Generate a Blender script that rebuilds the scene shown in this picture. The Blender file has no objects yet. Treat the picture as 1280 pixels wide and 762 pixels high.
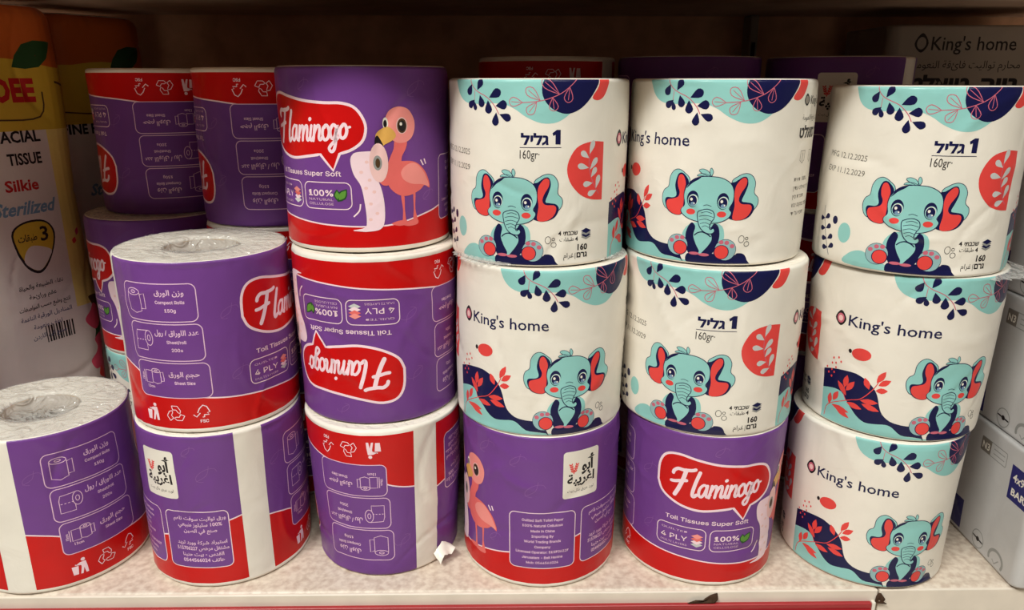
import bpy, math, random
import numpy as np
from mathutils import Matrix, Vector
from mathutils.geometry import tessellate_polygon

S = bpy.context.scene
COL = S.collection

# ---------------------------------------------------------------- camera
F_PX, CAM = 933.2, (-0.0068, -0.3796, 0.2925)
YAW, PITCH, ROLL = 0.0156, 0.29226, 0.0015
cy_, sy_, cp_, sp_ = math.cos(YAW), math.sin(YAW), math.cos(PITCH), math.sin(PITCH)
fw = Vector((sy_ * cp_, cy_ * cp_, -sp_)); rt = Vector((cy_, -sy_, 0)); up = rt.cross(fw)
r2 = math.cos(ROLL) * rt + math.sin(ROLL) * up; u2 = -math.sin(ROLL) * rt + math.cos(ROLL) * up
cd = bpy.data.cameras.new('camera'); cam = bpy.data.objects.new('camera', cd); COL.objects.link(cam)
cd.sensor_width = 36; cd.lens = 36 * F_PX / 1280; cd.clip_start = 0.01
m = Matrix((r2, u2, -fw)).transposed().to_4x4(); m.translation = CAM
cam.matrix_world = m
S.camera = cam

# ---------------------------------------------------------------- light
S.view_settings.view_transform = 'Standard'; S.view_settings.look = 'None'
S.view_settings.gamma = 1; S.view_settings.use_curve_mapping = False
S.view_settings.exposure = -0.12
w = bpy.data.worlds.new('store_ambient'); S.world = w; w.use_nodes = True
w.node_tree.nodes['Background'].inputs[0].default_value = (1.0, .86, .74, 1)
w.node_tree.nodes['Background'].inputs[1].default_value = 0.05

def area(name, loc, target, sx, sy, power, colr, spread=180):
    l = bpy.data.lights.new(name, 'AREA'); l.shape = 'RECTANGLE'; l.size = sx; l.size_y = sy
    l.energy = power; l.color = colr; l.spread = math.radians(spread)
    o = bpy.data.objects.new(name, l); COL.objects.link(o); o.location = loc
    o.rotation_euler = (Vector(target) - Vector(loc)).to_track_quat('-Z', 'Y').to_euler()
area('ceiling_light', (-.7, -.85, 1.5), (0, 0, .1), .5, .25, 26, (1, 1, .925))
area('ceiling_light', (.4, -1.0, 1.6), (0, 0, .1), 1.0, .3, 13.5, (1, 1, .92))
area('ceiling_light', (0, -1.7, 1.9), (0, -1.7, -1), 1.8, .5, 45, (1, 1, .93), 90)

# ---------------------------------------------------------------- materials
def lin(c):
    c = c / 255
    return c / 12.92 if c <= .04045 else ((c + .055) / 1.055) ** 2.4
def film_mat(name, rgb, rough=.3, bump=.16, spec=.2, sc=42, mott=.03, coat=.1):
    mt = bpy.data.materials.new(name); mt.use_nodes = True
    nt = mt.node_tree; b = nt.nodes['Principled BSDF']
    col = [lin(v) for v in rgb]
    tc = nt.nodes.new('ShaderNodeTexCoord')
    n0 = nt.nodes.new('ShaderNodeTexNoise'); n0.inputs['Scale'].default_value = 45; n0.inputs['Detail'].default_value = 4
    nt.links.new(tc.outputs['Object'], n0.inputs['Vector'])
    rp = nt.nodes.new('ShaderNodeValToRGB')
    rp.color_ramp.elements[0].position = .35; rp.color_ramp.elements[1].position = .65
    rp.color_ramp.elements[0].color = [v * (1 - mott) for v in col] + [1]
    rp.color_ramp.elements[1].color = [min(1, v * (1 + mott)) for v in col] + [1]
    nt.links.new(n0.outputs['Fac'], rp.inputs['Fac']); nt.links.new(rp.outputs['Color'], b.inputs['Base Color'])
    b.inputs['Roughness'].default_value = rough
    b.inputs['Specular IOR Level'].default_value = spec
    if coat: b.inputs['Coat Weight'].default_value = coat; b.inputs['Coat Roughness'].default_value = .09
    if bump > 0:
        n1 = nt.nodes.new('ShaderNodeTexNoise'); n1.inputs['Scale'].default_value = sc
        n1.inputs['Detail'].default_value = 3; n1.inputs['Distortion'].default_value = 1.2
        nt.links.new(tc.outputs['Object'], n1.inputs['Vector'])
        bp = nt.nodes.new('ShaderNodeBump'); bp.inputs['Strength'].default_value = bump
        bp.inputs['Distance'].default_value = .0035
        nt.links.new(n1.outputs['Fac'], bp.inputs['Height']); nt.links.new(bp.outputs['Normal'], b.inputs['Normal'])
    return mt
PAL = {
 'white': (240, 233, 222), 'paper': (236, 229, 217), 'purple': (116, 67, 143), 'lilac': (138, 90, 158), 'red': (204, 18, 18),
 'print': (250, 220, 230), 'pwhite': (234, 194, 220), 'black': (38, 32, 34), 'navy': (26, 27, 72), 'teal': (148, 206, 202),
 'coral': (232, 74, 70), 'pink': (205, 105, 125), 'grey': (150, 150, 148), 'ltgrey': (205, 205, 205), 'flam': (236, 112, 108),
 'flam2': (246, 150, 144), 'beak': (226, 172, 90), 'green': (96, 150, 60), 'dgreen': (44, 78, 44), 'blush': (244, 200, 198),
 'yellow': (214, 178, 62), 'cream': (236, 210, 124), 'bagwhite': (222, 208, 204), 'orange': (196, 96, 40), 'brown': (84, 62, 40),
 'flower': (224, 82, 110), 'blue': (44, 42, 108), 'packwhite': (196, 194, 194), 'ink': (70, 72, 110), 'carton': (150, 138, 128), 'date': (120, 112, 104),
 'bagred': (190, 40, 40), 'skyblue': (120, 150, 180), 'foot': (150, 186, 190)}
MATS = {}
def M(k):
    if k not in MATS: MATS[k] = film_mat('film_' + k, PAL[k])
    return MATS[k]

def plain(name, rgb, rough=.6, bump=0, sc=30, mott=.06, spec=.3): 
    return film_mat(name, rgb, rough, bump, spec, sc, mott, 0)

# ---------------------------------------------------------------- 2-D artwork (millimetres on the unrolled film)
FONT = None
try:
    import os
    FONT = bpy.data.fonts.load(os.path.join(bpy.utils.system_resource('DATAFILES'), 'fonts', 'Inter.woff2'))
except Exception:
    FONT = None
_tx = {}
def text_tris(s, bold=0.0, inter=False):
    k = (s, bold, inter)
    if k not in _tx:
        c = bpy.data.curves.new('t', 'FONT'); c.body = s; c.size = 1; c.resolution_u = 2; c.offset = bold
        if inter and FONT: c.font = FONT
        o = bpy.data.objects.new('t', c); COL.objects.link(o)
        bpy.context.view_layer.update()
        me = bpy.data.meshes.new_from_object(o.evaluated_get(bpy.context.evaluated_depsgraph_get()))
        me.calc_loop_triangles()
        v = np.array([p.co[:2] for p in me.vertices]).reshape(-1, 2)
        t = np.array([t.vertices for t in me.loop_triangles], int).reshape(-1, 3)
        bpy.data.objects.remove(o); bpy.data.curves.remove(c); bpy.data.meshes.remove(me)
        _tx[k] = v[t] if len(t) else np.zeros((0, 3, 2))
    return _tx[k].copy()
_ar = {}
def _reg(ch, iso, n): _ar[ch] = (iso, n)
for ch, iso, n in [('أ', 0xFE83, 2), ('ا', 0xFE8D, 2), ('ب', 0xFE8F, 4), ('ة', 0xFE93, 2), ('ت', 0xFE95, 4), ('ج', 0xFE9D, 4), ('ح', 0xFEA1, 4),
                   ('خ', 0xFEA5, 4), ('د', 0xFEA9, 2), ('ر', 0xFEAD, 2), ('ز', 0xFEAF, 2), ('س', 0xFEB1, 4), ('ش', 0xFEB5, 4), ('ص', 0xFEB9, 4),
                   ('ط', 0xFEC1, 4), ('ع', 0xFEC9, 4), ('غ', 0xFECD, 4), ('ف', 0xFED1, 4), ('ق', 0xFED5, 4), ('ك', 0xFED9, 4), ('ل', 0xFEDD, 4),
                   ('م', 0xFEE1, 4), ('ن', 0xFEE5, 4), ('ه', 0xFEE9, 4), ('و', 0xFEED, 2), ('ي', 0xFEF1, 4)]: _reg(ch, iso, n)
def rtl(s):
    out = []
    for wd in s.split(' '):
        if any(c in _ar for c in wd):
            g = []
            for i, c in enumerate(wd):
                if c not in _ar: g.append(c); continue
                iso, n = _ar[c]
                pj = i > 0 and wd[i - 1] in _ar and _ar[wd[i - 1]][1] == 4
                nj = n == 4 and i + 1 < len(wd) and wd[i + 1] in _ar
                g.append(chr(iso + (3 if pj and nj else 1 if pj else 2 if nj else 0)))
            out.append(''.join(g[::-1]))
        elif any('\u0590' <= c <= '\u05ff' for c in wd): out.append(wd[::-1])
        else: out.append(wd)
    return ' '.join(out[::-1])

class Art:
    """layers of coloured triangles on the unrolled film"""
    def __init__(self): self.items = []; self.ly = 0
    def tris(self, t, c, layer=None):
        t = np.asarray(t, float).reshape(-1, 3, 2)
        a = (t[:, 1, 0] - t[:, 0, 0]) * (t[:, 2, 1] - t[:, 0, 1]) - (t[:, 2, 0] - t[:, 0, 0]) * (t[:, 1, 1] - t[:, 0, 1])
        t[a < 0] = t[a < 0][:, ::-1]
        t = t[np.abs(a) > 1e-5]
        self.items.append((t, c, (self.ly if layer is None else layer) + .08 * (len(self.items) % 11)))
    def poly(self, pts, c, layer=None):
        pts = [(float(x), float(y)) for x, y in pts]
        tr = tessellate_polygon([[Vector((x, y, 0)) for x, y in pts]])
        self.tris([[pts[i] for i in t] for t in tr], c, layer)
    def blob(self, pts, c, layer=None, n=5): self.poly(smooth(pts, n), c, layer)
    def ell(self, x, y, rx, ry, c, layer=None, rot=0, n=22):
        a = np.linspace(0, 2 * np.pi, n + 1)[:-1]
        px, py = rx * np.cos(a), ry * np.sin(a)
        self.poly(np.stack([x + px * math.cos(rot) - py * math.sin(rot), y + px * math.sin(rot) + py * math.cos(rot)], 1), c, layer)
    def stroke(self, pts, wd, c, layer=None, closed=False, sm=True, n=4, cap=True):
        P = np.array(smooth(pts, n, closed) if sm else pts, float)
        if closed: P = np.vstack([P, P[:1]])
        d = np.gradient(P, axis=0); d /= np.linalg.norm(d, axis=1)[:, None] + 1e-9
        if closed: dd = d[0] + d[-1]; d[0] = d[-1] = dd / (np.linalg.norm(dd) + 1e-9)
        nn = np.stack([-d[:, 1], d[:, 0]], 1) * wd / 2
        L, R = P + nn, P - nn
        t = []
        for i in range(len(P) - 1): t += [[L[i], R[i], R[i + 1]], [L[i], R[i + 1], L[i + 1]]]
        self.tris(t, c, layer)
        if cap and not closed and wd > .8:
            for q in (P[0], P[-1]): self.ell(q[0], q[1], wd / 2, wd / 2, c, layer, n=10)
    def rrect(self, x0, y0, x1, y1, r, c, layer=None, wd=None):
        pts = []
        for cx, cy, a0 in ((x1 - r, y1 - r, 0), (x0 + r, y1 - r, 90), (x0 + r, y0 + r, 180), (x1 - r, y0 + r, 270)):
            for k in range(6):
                a = math.radians(a0 + 18 * k); pts.append((cx + r * math.cos(a), cy + r * math.sin(a)))
        if wd: self.stroke(pts, wd, c, layer, True, False)
        else: self.poly(pts, c, layer)
    def text(self, s, x, y, h, c, layer=None, al='c', bold=0.0, inter=False, wmax=None, rot=0, wfix=None, shear=0):
        t = text_tris(s, bold, inter)
        if not len(t): return
        k = h / .70
        t *= k
        x0, x1 = t[..., 0].min(), t[..., 0].max()
        f = wfix / (x1 - x0) if wfix else (min(1, wmax / (x1 - x0)) if wmax else 1)
        t[..., 0] = (t[..., 0] - (x0 if al == 'l' else x1 if al == 'r' else (x0 + x1) / 2)) * f + shear * t[..., 1]
        cr, sr = math.cos(rot), math.sin(rot)
        t = np.stack([x + t[..., 0] * cr - t[..., 1] * sr, y + t[..., 0] * sr + t[..., 1] * cr], -1)
        self.tris(t, c, layer)
    def drop(self, b, t, wd, c, layer=None, outline=None):
        b, t = np.array(b, float), np.array(t, float); d = t - b; L = np.linalg.norm(d); d /= L; nn = np.array([-d[1], d[0]])
        prof = [(0, .0), (.25, .22), (.5, .42), (.72, .5), (.88, .38), (.97, .18), (1, 0)]
        pts = [b + d * L * a + nn * wd * k for a, k in prof] + [b + d * L * a - nn * wd * k for a, k in prof[-2:0:-1]]
        if outline: self.stroke(pts, outline, c, layer, True, False); self.stroke([b, b + d * L * .85], outline * .8, c, layer, sm=False, cap=False)
        else: self.poly(pts, c, layer)
    def leaf(self, b, t, wd, c, layer=None):
        b, t = np.array(b, float), np.array(t, float); d = t - b; L = np.linalg.norm(d); d /= L; nn = np.array([-d[1], d[0]])
        prof = [(0, 0), (.2, .3), (.45, .5), (.7, .4), (.9, .15), (1, 0)]
        self.poly([b + d * L * a + nn * wd * k for a, k in prof] + [b + d * L * a - nn * wd * k for a, k in prof[-2:0:-1]], c, layer)

def smooth(pts, n=5, closed=True):
    P = np.array(pts, float); N = len(P); out = []
    rng = range(N) if closed else range(N - 1)
    for i in rng:
        if closed: a, b, c, d = P[i - 1], P[i], P[(i + 1) % N], P[(i + 2) % N]
        else: a, b, c, d = P[max(i - 1, 0)], P[i], P[i + 1], P[min(i + 2, N - 1)]
        for k in range(n):
            t = k / n
            out.append(.5 * ((2 * b) + (c - a) * t + (2 * a - 5 * b + 4 * c - d) * t * t + (3 * b - a - 3 * c + d) * t ** 3))
    if not closed: out.append(P[-1])
    return out

def cut_axis(T, meta, ax, lines):
    for L in lines:
        x = T[..., ax]
        mn, mx = x.min(1), x.max(1)
        s = (mn < L - 1e-6) & (mx > L + 1e-6)
        if not s.any(): continue
        A, ma = T[s], meta[s]
        d = A[..., ax] - L; d[np.abs(d) < 1e-6] = 0
        newT, newm = [], []
        # rotate every triangle so that vertex 0 is alone on its side, or lies on the line
        sg = np.sign(d)
        for tri, sg_, mm in zip(A, sg, ma):
            if (sg_ == 0).any():
                i = int(np.where(sg_ == 0)[0][0]); p, q, r = tri[i], tri[(i + 1) % 3], tri[(i + 2) % 3]
                t = (L - q[ax]) / (r[ax] - q[ax]); e = q + (r - q) * t; e[ax] = L
                newT += [(p, q, e), (p, e, r)]; newm += [mm, mm]
            else:
                tot = sg_.sum(); i = int(np.where(sg_ == -np.sign(tot))[0][0])
                p, q, r = tri[i], tri[(i + 1) % 3], tri[(i + 2) % 3]
                e = p + (q - p) * ((L - p[ax]) / (q[ax] - p[ax])); f = p + (r - p) * ((L - p[ax]) / (r[ax] - p[ax])); e[ax] = L; f[ax] = L
                newT += [(p, e, f), (e, q, r), (e, r, f)]; newm += [mm] * 3
        T = np.concatenate([T[~s], np.array(newT)]); meta = np.concatenate([meta[~s], np.array(newm)])
    return T, meta

def bake_art(art, U, Vl):
    """clip the artwork along the film's own mesh lines -> verts(u,v,layer), tris, colour names"""
    cols = []; Ts, ms = [], []
    for t, c, ly in art.items:
        if c not in cols: cols.append(c)
        t = t.copy(); Ts.append(t); ms.append(np.tile([ly, cols.index(c)], (len(t), 1)))
    T = np.concatenate(Ts); mt = np.concatenate(ms)
    # clip off what runs past the print's edges
    lo, hi = art.vlim
    T, mt = cut_axis(T, mt, 1, [lo, hi]); cen = T.mean(1)
    k = (cen[:, 1] > lo) & (cen[:, 1] < hi); T, mt = T[k], mt[k]
    T, mt = cut_axis(T, mt, 0, U); T, mt = cut_axis(T, mt, 1, Vl)
    cen = T.mean(1)                                   # then along each facet's diagonal
    i = np.clip(np.searchsorted(U, cen[:, 0], side='right') - 1, 0, len(U) - 2); j = np.clip(np.searchsorted(Vl, cen[:, 1], side='right') - 1, 0, len(Vl) - 2)
    d = (T[..., 0] - U[i][:, None]) / (U[i + 1] - U[i])[:, None] - (T[..., 1] - Vl[j][:, None]) / (Vl[j + 1] - Vl[j])[:, None]
    T, mt = cut_axis(np.concatenate([T, d[..., None]], -1), mt, 2, [0.0]); T = T[..., :2]
    key = np.concatenate([np.round(T.reshape(-1, 2), 4), np.repeat(mt, 3, 0)], 1)
    uq, inv = np.unique(key, axis=0, return_inverse=True)
    tri = inv.reshape(-1, 3)
    ok = (tri[:, 0] != tri[:, 1]) & (tri[:, 1] != tri[:, 2]) & (tri[:, 0] != tri[:, 2])
    return uq[:, :3], tri[ok], mt[ok, 1], cols

# ---------------------------------------------------------------- artwork: purple and red roll
DF = .846                                   # mm of film per degree of roll
def fl(d, v): return (d * DF, v)
def fls(l): return [fl(*p) for p in l]
def roll_icon(a, x, y, s, kind, ly):
    c, wd = 'pwhite', .42
    if kind == 0:                            # upright roll with a hanging sheet
        a.stroke([(x - 4 * s, y + 3 * s), (x - 4 * s, y - 4 * s), (x - 1 * s, y - 5 * s), (x + 2 * s, y - 4 * s), (x + 2 * s, y + 3 * s)], wd, c, ly, sm=False)
        a.stroke([(x - 1 * s + 3 * s * math.cos(t), y + 3.4 * s + 1.3 * s * math.sin(t)) for t in np.linspace(0, 6.28, 15)[:-1]], wd, c, ly, True, False)
        a.stroke([(x - 1 * s + 1.1 * s * math.cos(t), y + 3.4 * s + .5 * s * math.sin(t)) for t in np.linspace(0, 6.28, 11)[:-1]], wd, c, ly, True, False)
        a.stroke([(x + 2 * s, y + 2.4 * s), (x + 4 * s, y + 3 * s), (x + 4 * s, y - 3 * s), (x + 2 * s, y - 3 * s)], wd, c, ly, sm=False)
    elif kind == 1:                          # lying roll
        a.stroke([(x + 2.5 * s + 1.8 * s * math.cos(t), y + 1 * s + 3 * s * math.sin(t)) for t in np.linspace(0, 6.28, 17)[:-1]], wd, c, ly, True, False)
        a.stroke([(x + 2.5 * s + .7 * s * math.cos(t), y + 1 * s + 1.2 * s * math.sin(t)) for t in np.linspace(0, 6.28, 11)[:-1]], wd, c, ly, True, False)
        a.stroke([(x + 2.5 * s, y + 4 * s), (x - 3.4 * s, y + 3.6 * s), (x - 4 * s, y + 1.5 * s), (x - 4 * s, y - 4 * s), (x + 1.4 * s, y - 4 * s), (x + 1.4 * s, y - 1.5 * s)], wd, c, ly, sm=False)
        for k in range(4): a.stroke([(x + (-3.6 + 1.3 * k) * s, y), (x + (-2.9 + 1.3 * k) * s, y)], wd, c, ly, sm=False)
    else:                                    # roll with its measured sheet
        roll_icon(a, x + 2.6 * s, y, s * .85, 0, ly)
        a.stroke([(x - .8 * s, y + 2.6 * s), (x - 5 * s, y + 2.6 * s), (x - 5 * s, y - 4 * s), (x - .8 * s, y - 4 * s)], wd, c, ly, sm=False)
        a.stroke([(x - 6 * s, y + 2.6 * s), (x - 6 * s, y - 4 * s)], wd, c, ly, sm=False)
        a.text('10cm', x - 6.6 * s, y - .8 * s, 1.5, c, ly, rot=math.pi / 2, bold=.02)
        a.text('13cm', x - 2.2 * s, y - 6.6 * s, 1.7, c, ly, bold=.02)

def art_purple():
    a = Art(); a.vlim = (3.0, 99.5)
    C = 360 * DF; s0, s1 = 9.5 * DF, 350 * DF
    a.poly([(s0, 2), (s1, 2), (s1, 99.5), (s0, 99.5)], 'purple', 1)
    wave = fls([(9.5, 40), (18, 38.6), (28, 36), (42, 30), (60, 24.5), (90, 20.5), (130, 18), (165, 15.5), (200, 15), (225, 19), (250, 24), (290, 33), (320, 40), (350, 46)])
    wv = smooth(wave, 4, False)
    a.poly([(s0, 2.6)] + [(x, y) for x, y in wv] + [(s1, 2.6)], 'red', 2)
    a.stroke(wv, .85, 'print', 3, sm=False, cap=False)
    # faint tone-on-tone ornaments
    for d, v, r in ((97, 70, 5), (100, 34, 5), (148, 90, 4), (225, 88, 6), (232, 30, 4), (262, 66, 6), (250, 84, 5), (330, 75, 6), (320, 90, 4), (20, 75, 5)):
        x, y = fl(d, v)
        a.stroke([(x + r * math.cos(t), y + .7 * r * math.sin(t + .5)) for t in np.linspace(0, 4.4, 8)], .3, 'lilac', 3)
        a.stroke([(x - r, y - r * .6), (x, y), (x + r * .3, y + r)], .3, 'lilac', 3)
    # three pictogram boxes
    for k, (v0, v1) in enumerate(((67, 88), (44.5, 65.5), (22, 43))):
        x0, x1 = (26.5 + 1.5 * k) * DF, (78 + 1.5 * k) * DF
        a.rrect(x0, v0, x1, v1, 3.6, 'purple', 4); a.rrect(x0, v0, x1, v1, 3.6, 'pwhite', 5, .5)
        roll_icon(a, x0 + (9.5 if k < 2 else 11), (v0 + v1) / 2 + (.5 if k < 2 else 2), 1.45 if k < 2 else 1.1, k, 5)
        xc = x0 + 29.5
        tx = [('وزن الورق', 'Compact Rolls', '150g'), ('عدد الاوراق / رول', 'Sheet/roll', '200±'), ('حجم الورق', 'Sheet Size')][k]
        yy = v1 - 6.2 if k < 2 else v1 - 8
        a.text(rtl(tx[0]), xc, yy, 2.9, 'pwhite', 5, bold=.02, wmax=24)
        a.text(tx[1], xc, yy - 4.8, 2.35, 'pwhite', 5, bold=.02, wmax=25, inter=True)
        if len(tx) > 2: a.text(tx[2], xc, yy - 9.4, 2.5, 'pwhite', 5, bold=.02, inter=True)
    # litter bin, recycling and tree marks
    x, y = fl(37, 12)
    a.poly([(x - 4, y + 1), (x - .4, y + 1), (x - .9, y - 4.6), (x - 3.5, y - 4.6)], 'print', 5)
    a.ell(x + 2.3, y + 4.6, 1.1, 1.1, 'print', 5)
    a.poly([(x + .6, y + 3), (x + 3.6, y + 3.2), (x + 4.2, y - 1), (x + 4.4, y - 4.8), (x + 3, y - 4.8), (x + 2.4, y - 1), (x + 1.4, y - 4.8), (x + .2, y - 4.8), (x + 1.1, y), (x + .9, y + 1), (x - 2, y + 2.4), (x - 2.2, y + 1.6)], 'print', 5)
    x, y = fl(55, 12)
    for k in range(3):
        an = math.radians(90 + 120 * k); c_, s_ = math.cos(an), math.sin(an)
        def rr(px, py): return (x + px * c_ - py * s_, y + px * s_ + py * c_)
        for q in (((5, 1.8), (5, -1.6), (2.2, -3.2)), ((2.6, 1.4), (2.6, -.6), (1, -1.6))): a.stroke([rr(*e) for e in q], .45, 'print', 5, sm=False)
        a.stroke([rr(5, 1.8), rr(2.6, 1.4)], .45, 'print', 5, sm=False); a.stroke([rr(2.2, -3.2), rr(.3, -2.6), rr(1, -1.6)], .45, 'print', 5, sm=False)
    x, y = fl(73, 12.5)
    a.stroke([(x - 5, y - .8), (x - 3.4, y - 2.2), (x - 1.2, y + .2), (x - 2.6, y + .4), (x - 1.4, y + 3), (x + .6, y + 5), (x + 2.6, y + 4), (x + 4, y + .6), (x + 2.6, y + .2), (x + 3.4, y - 1), (x + .8, y - 1)], .6, 'print', 5, sm=False)
    a.stroke([(x + .8, y - 1), (x + .8, y - 2.4), (x - .2, y - 2.4)], .6, 'print', 5, sm=False)
    a.text('FSC', x + .6, y - 5.8, 2.4, 'print', 5, bold=.025, inter=True)
    # speech bubble with the brush lettering
    bub = fls([(109, 66), (109.6, 77), (114, 84), (123, 86), (135, 84.2), (150, 82), (165, 81), (176, 80.8), (184, 78), (189, 70), (187.5, 62), (181, 57), (173, 54.5)])
    tail = fls([(167.3, 45.5), (160.5, 54)])
    bub2 = fls([(150, 52.6), (138, 51.4), (127, 52.8), (118, 56), (112, 60)])
    p1 = smooth(bub, 4, False); p2 = smooth([tail[1]] + bub2 + [bub[0]], 4, False)
    p1 = [(189 * DF - (189 * DF - x) * 1.055, y) for x, y in p1]; p2 = [(189 * DF - (189 * DF - x) * 1.055, y) for x, y in p2]
    pts = [tuple(p) for p in p1] + [tail[0]] + [tuple(p) for p in p2[:-1]]
    a.poly(pts, 'red', 4); a.stroke(pts, 1.5, 'print', 5, True, False)
    W = 1.7
    L = [([(1.6, 13.8), (2.2, 15.6), (4.5, 17.3), (8, 17), (13, 17.4), (15, 18.2)], 2.1), ([(9.5, 17), (8, 11), (5.5, 4), (3.2, -.8)], 2.5), ([(.6, 8.2), (3, 8.4), (6, 9.2), (10, 10)], 2),
         ([(17.8, 16.5), (15.5, 9), (14, 2), (14.6, -.4), (16.5, 1)], 2.1),
         ([(22.5, 7.2), (20.5, 8.3), (18.2, 5.5), (17.8, 1.5), (19.3, -.1), (21.2, 2.5), (22.6, 7.5)], W), ([(22.7, 8), (22.1, 2), (22.9, .1), (24.6, 1.8)], W),
         ([(25.4, 8), (24.5, 3), (23.9, -.2)], W), ([(24.6, 3.5), (26.3, 7), (27.8, 8), (28.2, 6), (27.3, 0)], W), ([(27.8, 3), (29.6, 7), (31.2, 8), (31.4, 5.5), (30.8, 1.2), (31.6, 0), (33, 1.5)], W),
         ([(34.6, 8), (33.5, 3), (33.5, .4), (34.5, 0), (35.6, 1.6)], W), ([(36.9, 8), (36.1, 3), (35.5, -.2)], W), ([(36.2, 3.5), (38, 7), (39.6, 8), (40.1, 6), (39.4, 1.5), (40.1, .1), (41.6, 1.5)], W),
         ([(44, 8), (42.2, 6), (41.8, 2.3), (43, 0), (45, 1.2), (46, 4.5), (45.3, 7.6), (44, 8), (43.4, 7)], W),
         ([(50.2, 7), (48.6, 8.2), (46.8, 5.4), (46.8, 1.8), (48.1, .6), (49.6, 3), (50.8, 8), (49.8, 1), (48.4, -5), (46.6, -6.6), (45.4, -4.6), (47.5, -2), (51, 1)], W),
         ([(54.2, 8.2), (52.5, 6), (52.1, 2.5), (53.3, .6), (55.1, 1.8), (56, 5), (55.3, 7.8), (54.2, 8.2), (53.6, 7.2)], W), ([(55.8, 6.2), (57.8, 6.6)], 1.3)]
    x0, y0 = fl(114, 60)
    for st, wd in L: a.stroke([(x0 + .96 * x, y0 + .95 * y + .04 * x) for x, y in st], wd, 'print', 6)
    for q in ([(x0 + .915 * 35.2, y0 + 12.2), (x0 + .915 * 35.6, y0 + 12.6)],): a.stroke(q, 1.9, 'print', 6, sm=False)
    a.text('Toil Tissues Super Soft', *fl(142, 42.5), 3.5, 'print', 5, bold=.012, inter=True, wfix=51)
    # ply and cellulose boxes
    x0, x1 = 106 * DF, 141.5 * DF; a.rrect(x0, 24.5, x1, 39, 3.4, 'print', 5, .5)
    a.text('QUILTED', x0 + 11, 35.2, 1.7, 'lilac', 5, wfix=16, inter=True)
    a.text('QUILTED', x0 + 11, 35.2, 1.6, 'pwhite', 6, wfix=16, inter=True)
    a.text('4 PLY', x0 + 11, 29.3, 4.4, 'print', 5, bold=.004, wfix=16.5, inter=True)
    a.text('MULTI LAYERS', x0 + 11, 26.2, 1.7, 'pwhite', 5, wfix=16.5, inter=True)
    for k, c in enumerate(('ltgrey', 'print', 'flam', 'flam2')):
        yy = 28.2 + 1.9 * k; xc = x0 + 25
        a.poly([(xc - 3.6, yy), (xc, yy - 1.7), (xc + 3.6, yy), (xc, yy + 1.7)], c, 5 + k)
    x0, x1 = 144.5 * DF, 178 * DF; a.rrect(x0, 24.5, x1, 39, 3.4, 'print', 5, .5)
    a.text('100%', x0 + 10.5, 31.6, 4.4, 'print', 5, bold=.02, wfix=15.5, inter=True)
    a.text('NATURAL', x0 + 10.5, 29, 1.8, 'pwhite', 5, wfix=15.5, inter=True); a.text('CELLULOSE', x0 + 10.5, 26.6, 1.8, 'pwhite', 5, wfix=15.5, inter=True)
    a.leaf((x0 + 20.6, 29), (x0 + 20.4, 35.4), 4, 'dgreen', 5); a.leaf((x0 + 20.6, 28.6), (x0 + 26, 35.6), 5, 'dgreen', 5)
    a.leaf((x0 + 21.4, 29.6), (x0 + 25.4, 34.8), 3.4, 'green', 6); a.leaf((x0 + 20.6, 30), (x0 + 20.5, 34.4), 2.6, 'green', 6)
    # a plain wading bird beside an unrolling roll
    def fp(x, y):
        px = 430 + x / 4.008; an = math.degrees(math.asin(max(-.97, min(.97, (px - 455) / 105))))
        return fl(189 + .93 * (an - 3), (313 - (110 + y / 4.008)) / 231 * 100)
    def B(l, c, ly): a.poly([fp(*p) for p in smooth(l, 4)], c, ly)
    B([(345, 520), (356, 520), (352, 600), (362, 668), (340, 668), (344, 600)], 'flam', 4); B([(284, 525), (300, 525), (300, 600), (302, 668), (286, 668), (290, 600)], 'flam', 4)
    B([(230, 668), (265, 655), (305, 655), (305, 675), (270, 682)], 'flam', 5); B([(290, 678), (325, 660), (362, 660), (360, 682), (320, 688)], 'flam', 5)
    B([(215, 390), (245, 362), (300, 352), (360, 360), (400, 400), (420, 450), (425, 500), (402, 484), (380, 505), (330, 528), (280, 525), (235, 490), (214, 440)], 'flam', 6)
    B([(290, 405), (320, 372), (360, 366), (395, 405), (415, 455), (421, 492), (390, 478), (340, 470), (300, 445)], 'flam2', 7)
    B([(268, 245), (322, 250), (318, 290), (297, 330), (288, 372), (240, 425), (214, 398), (236, 335), (257, 290)], 'flam', 7)
    B([(222, 140), (245, 100), (290, 83), (335, 97), (362, 142), (365, 190), (350, 235), (320, 258), (280, 260), (240, 235), (220, 190)], 'flam2', 8)
    B([(172, 215), (200, 190), (235, 180), (265, 205), (270, 230), (248, 250), (212, 268), (186, 290), (170, 255)], 'beak', 9)
    B([(168, 232), (180, 222), (198, 250), (206, 276), (186, 297), (170, 284), (164, 256)], 'black', 10)
    a.ell(*fp(303, 176), 3.4, 4.4, 'blush', 9); a.ell(*fp(303, 177), 2.9, 3.9, 'brown', 10); a.ell(*fp(304, 178), 2.1, 2.9, 'black', 11); a.ell(*fp(298, 168), .8, .9, 'white', 12)
    a.ell(*fp(222, 162), 1.6, 3, 'white', 9); a.ell(*fp(221, 165), 1, 2, 'black', 10)
    B([(168, 418), (215, 420), (228, 465), (200, 470), (178, 450)], 'flam', 9)
    B([(40, 345), (52, 312), (80, 300), (150, 297), (192, 300), (214, 335), (213, 380), (190, 415), (163, 418), (185, 480), (198, 560), (195, 650), (172, 692), (110, 702), (70, 700), (35, 694), (95, 680), (105, 640), (100, 560), (85, 470), (52, 410)], 'print', 10)
    a.ell(*fp(180, 356), 5.2, 10.5, 'blush', 11); a.ell(*fp(174, 356), 2.4, 4, 'grey', 12); a.ell(*fp(175, 357), 1.3, 2.6, 'brown', 13)
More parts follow.
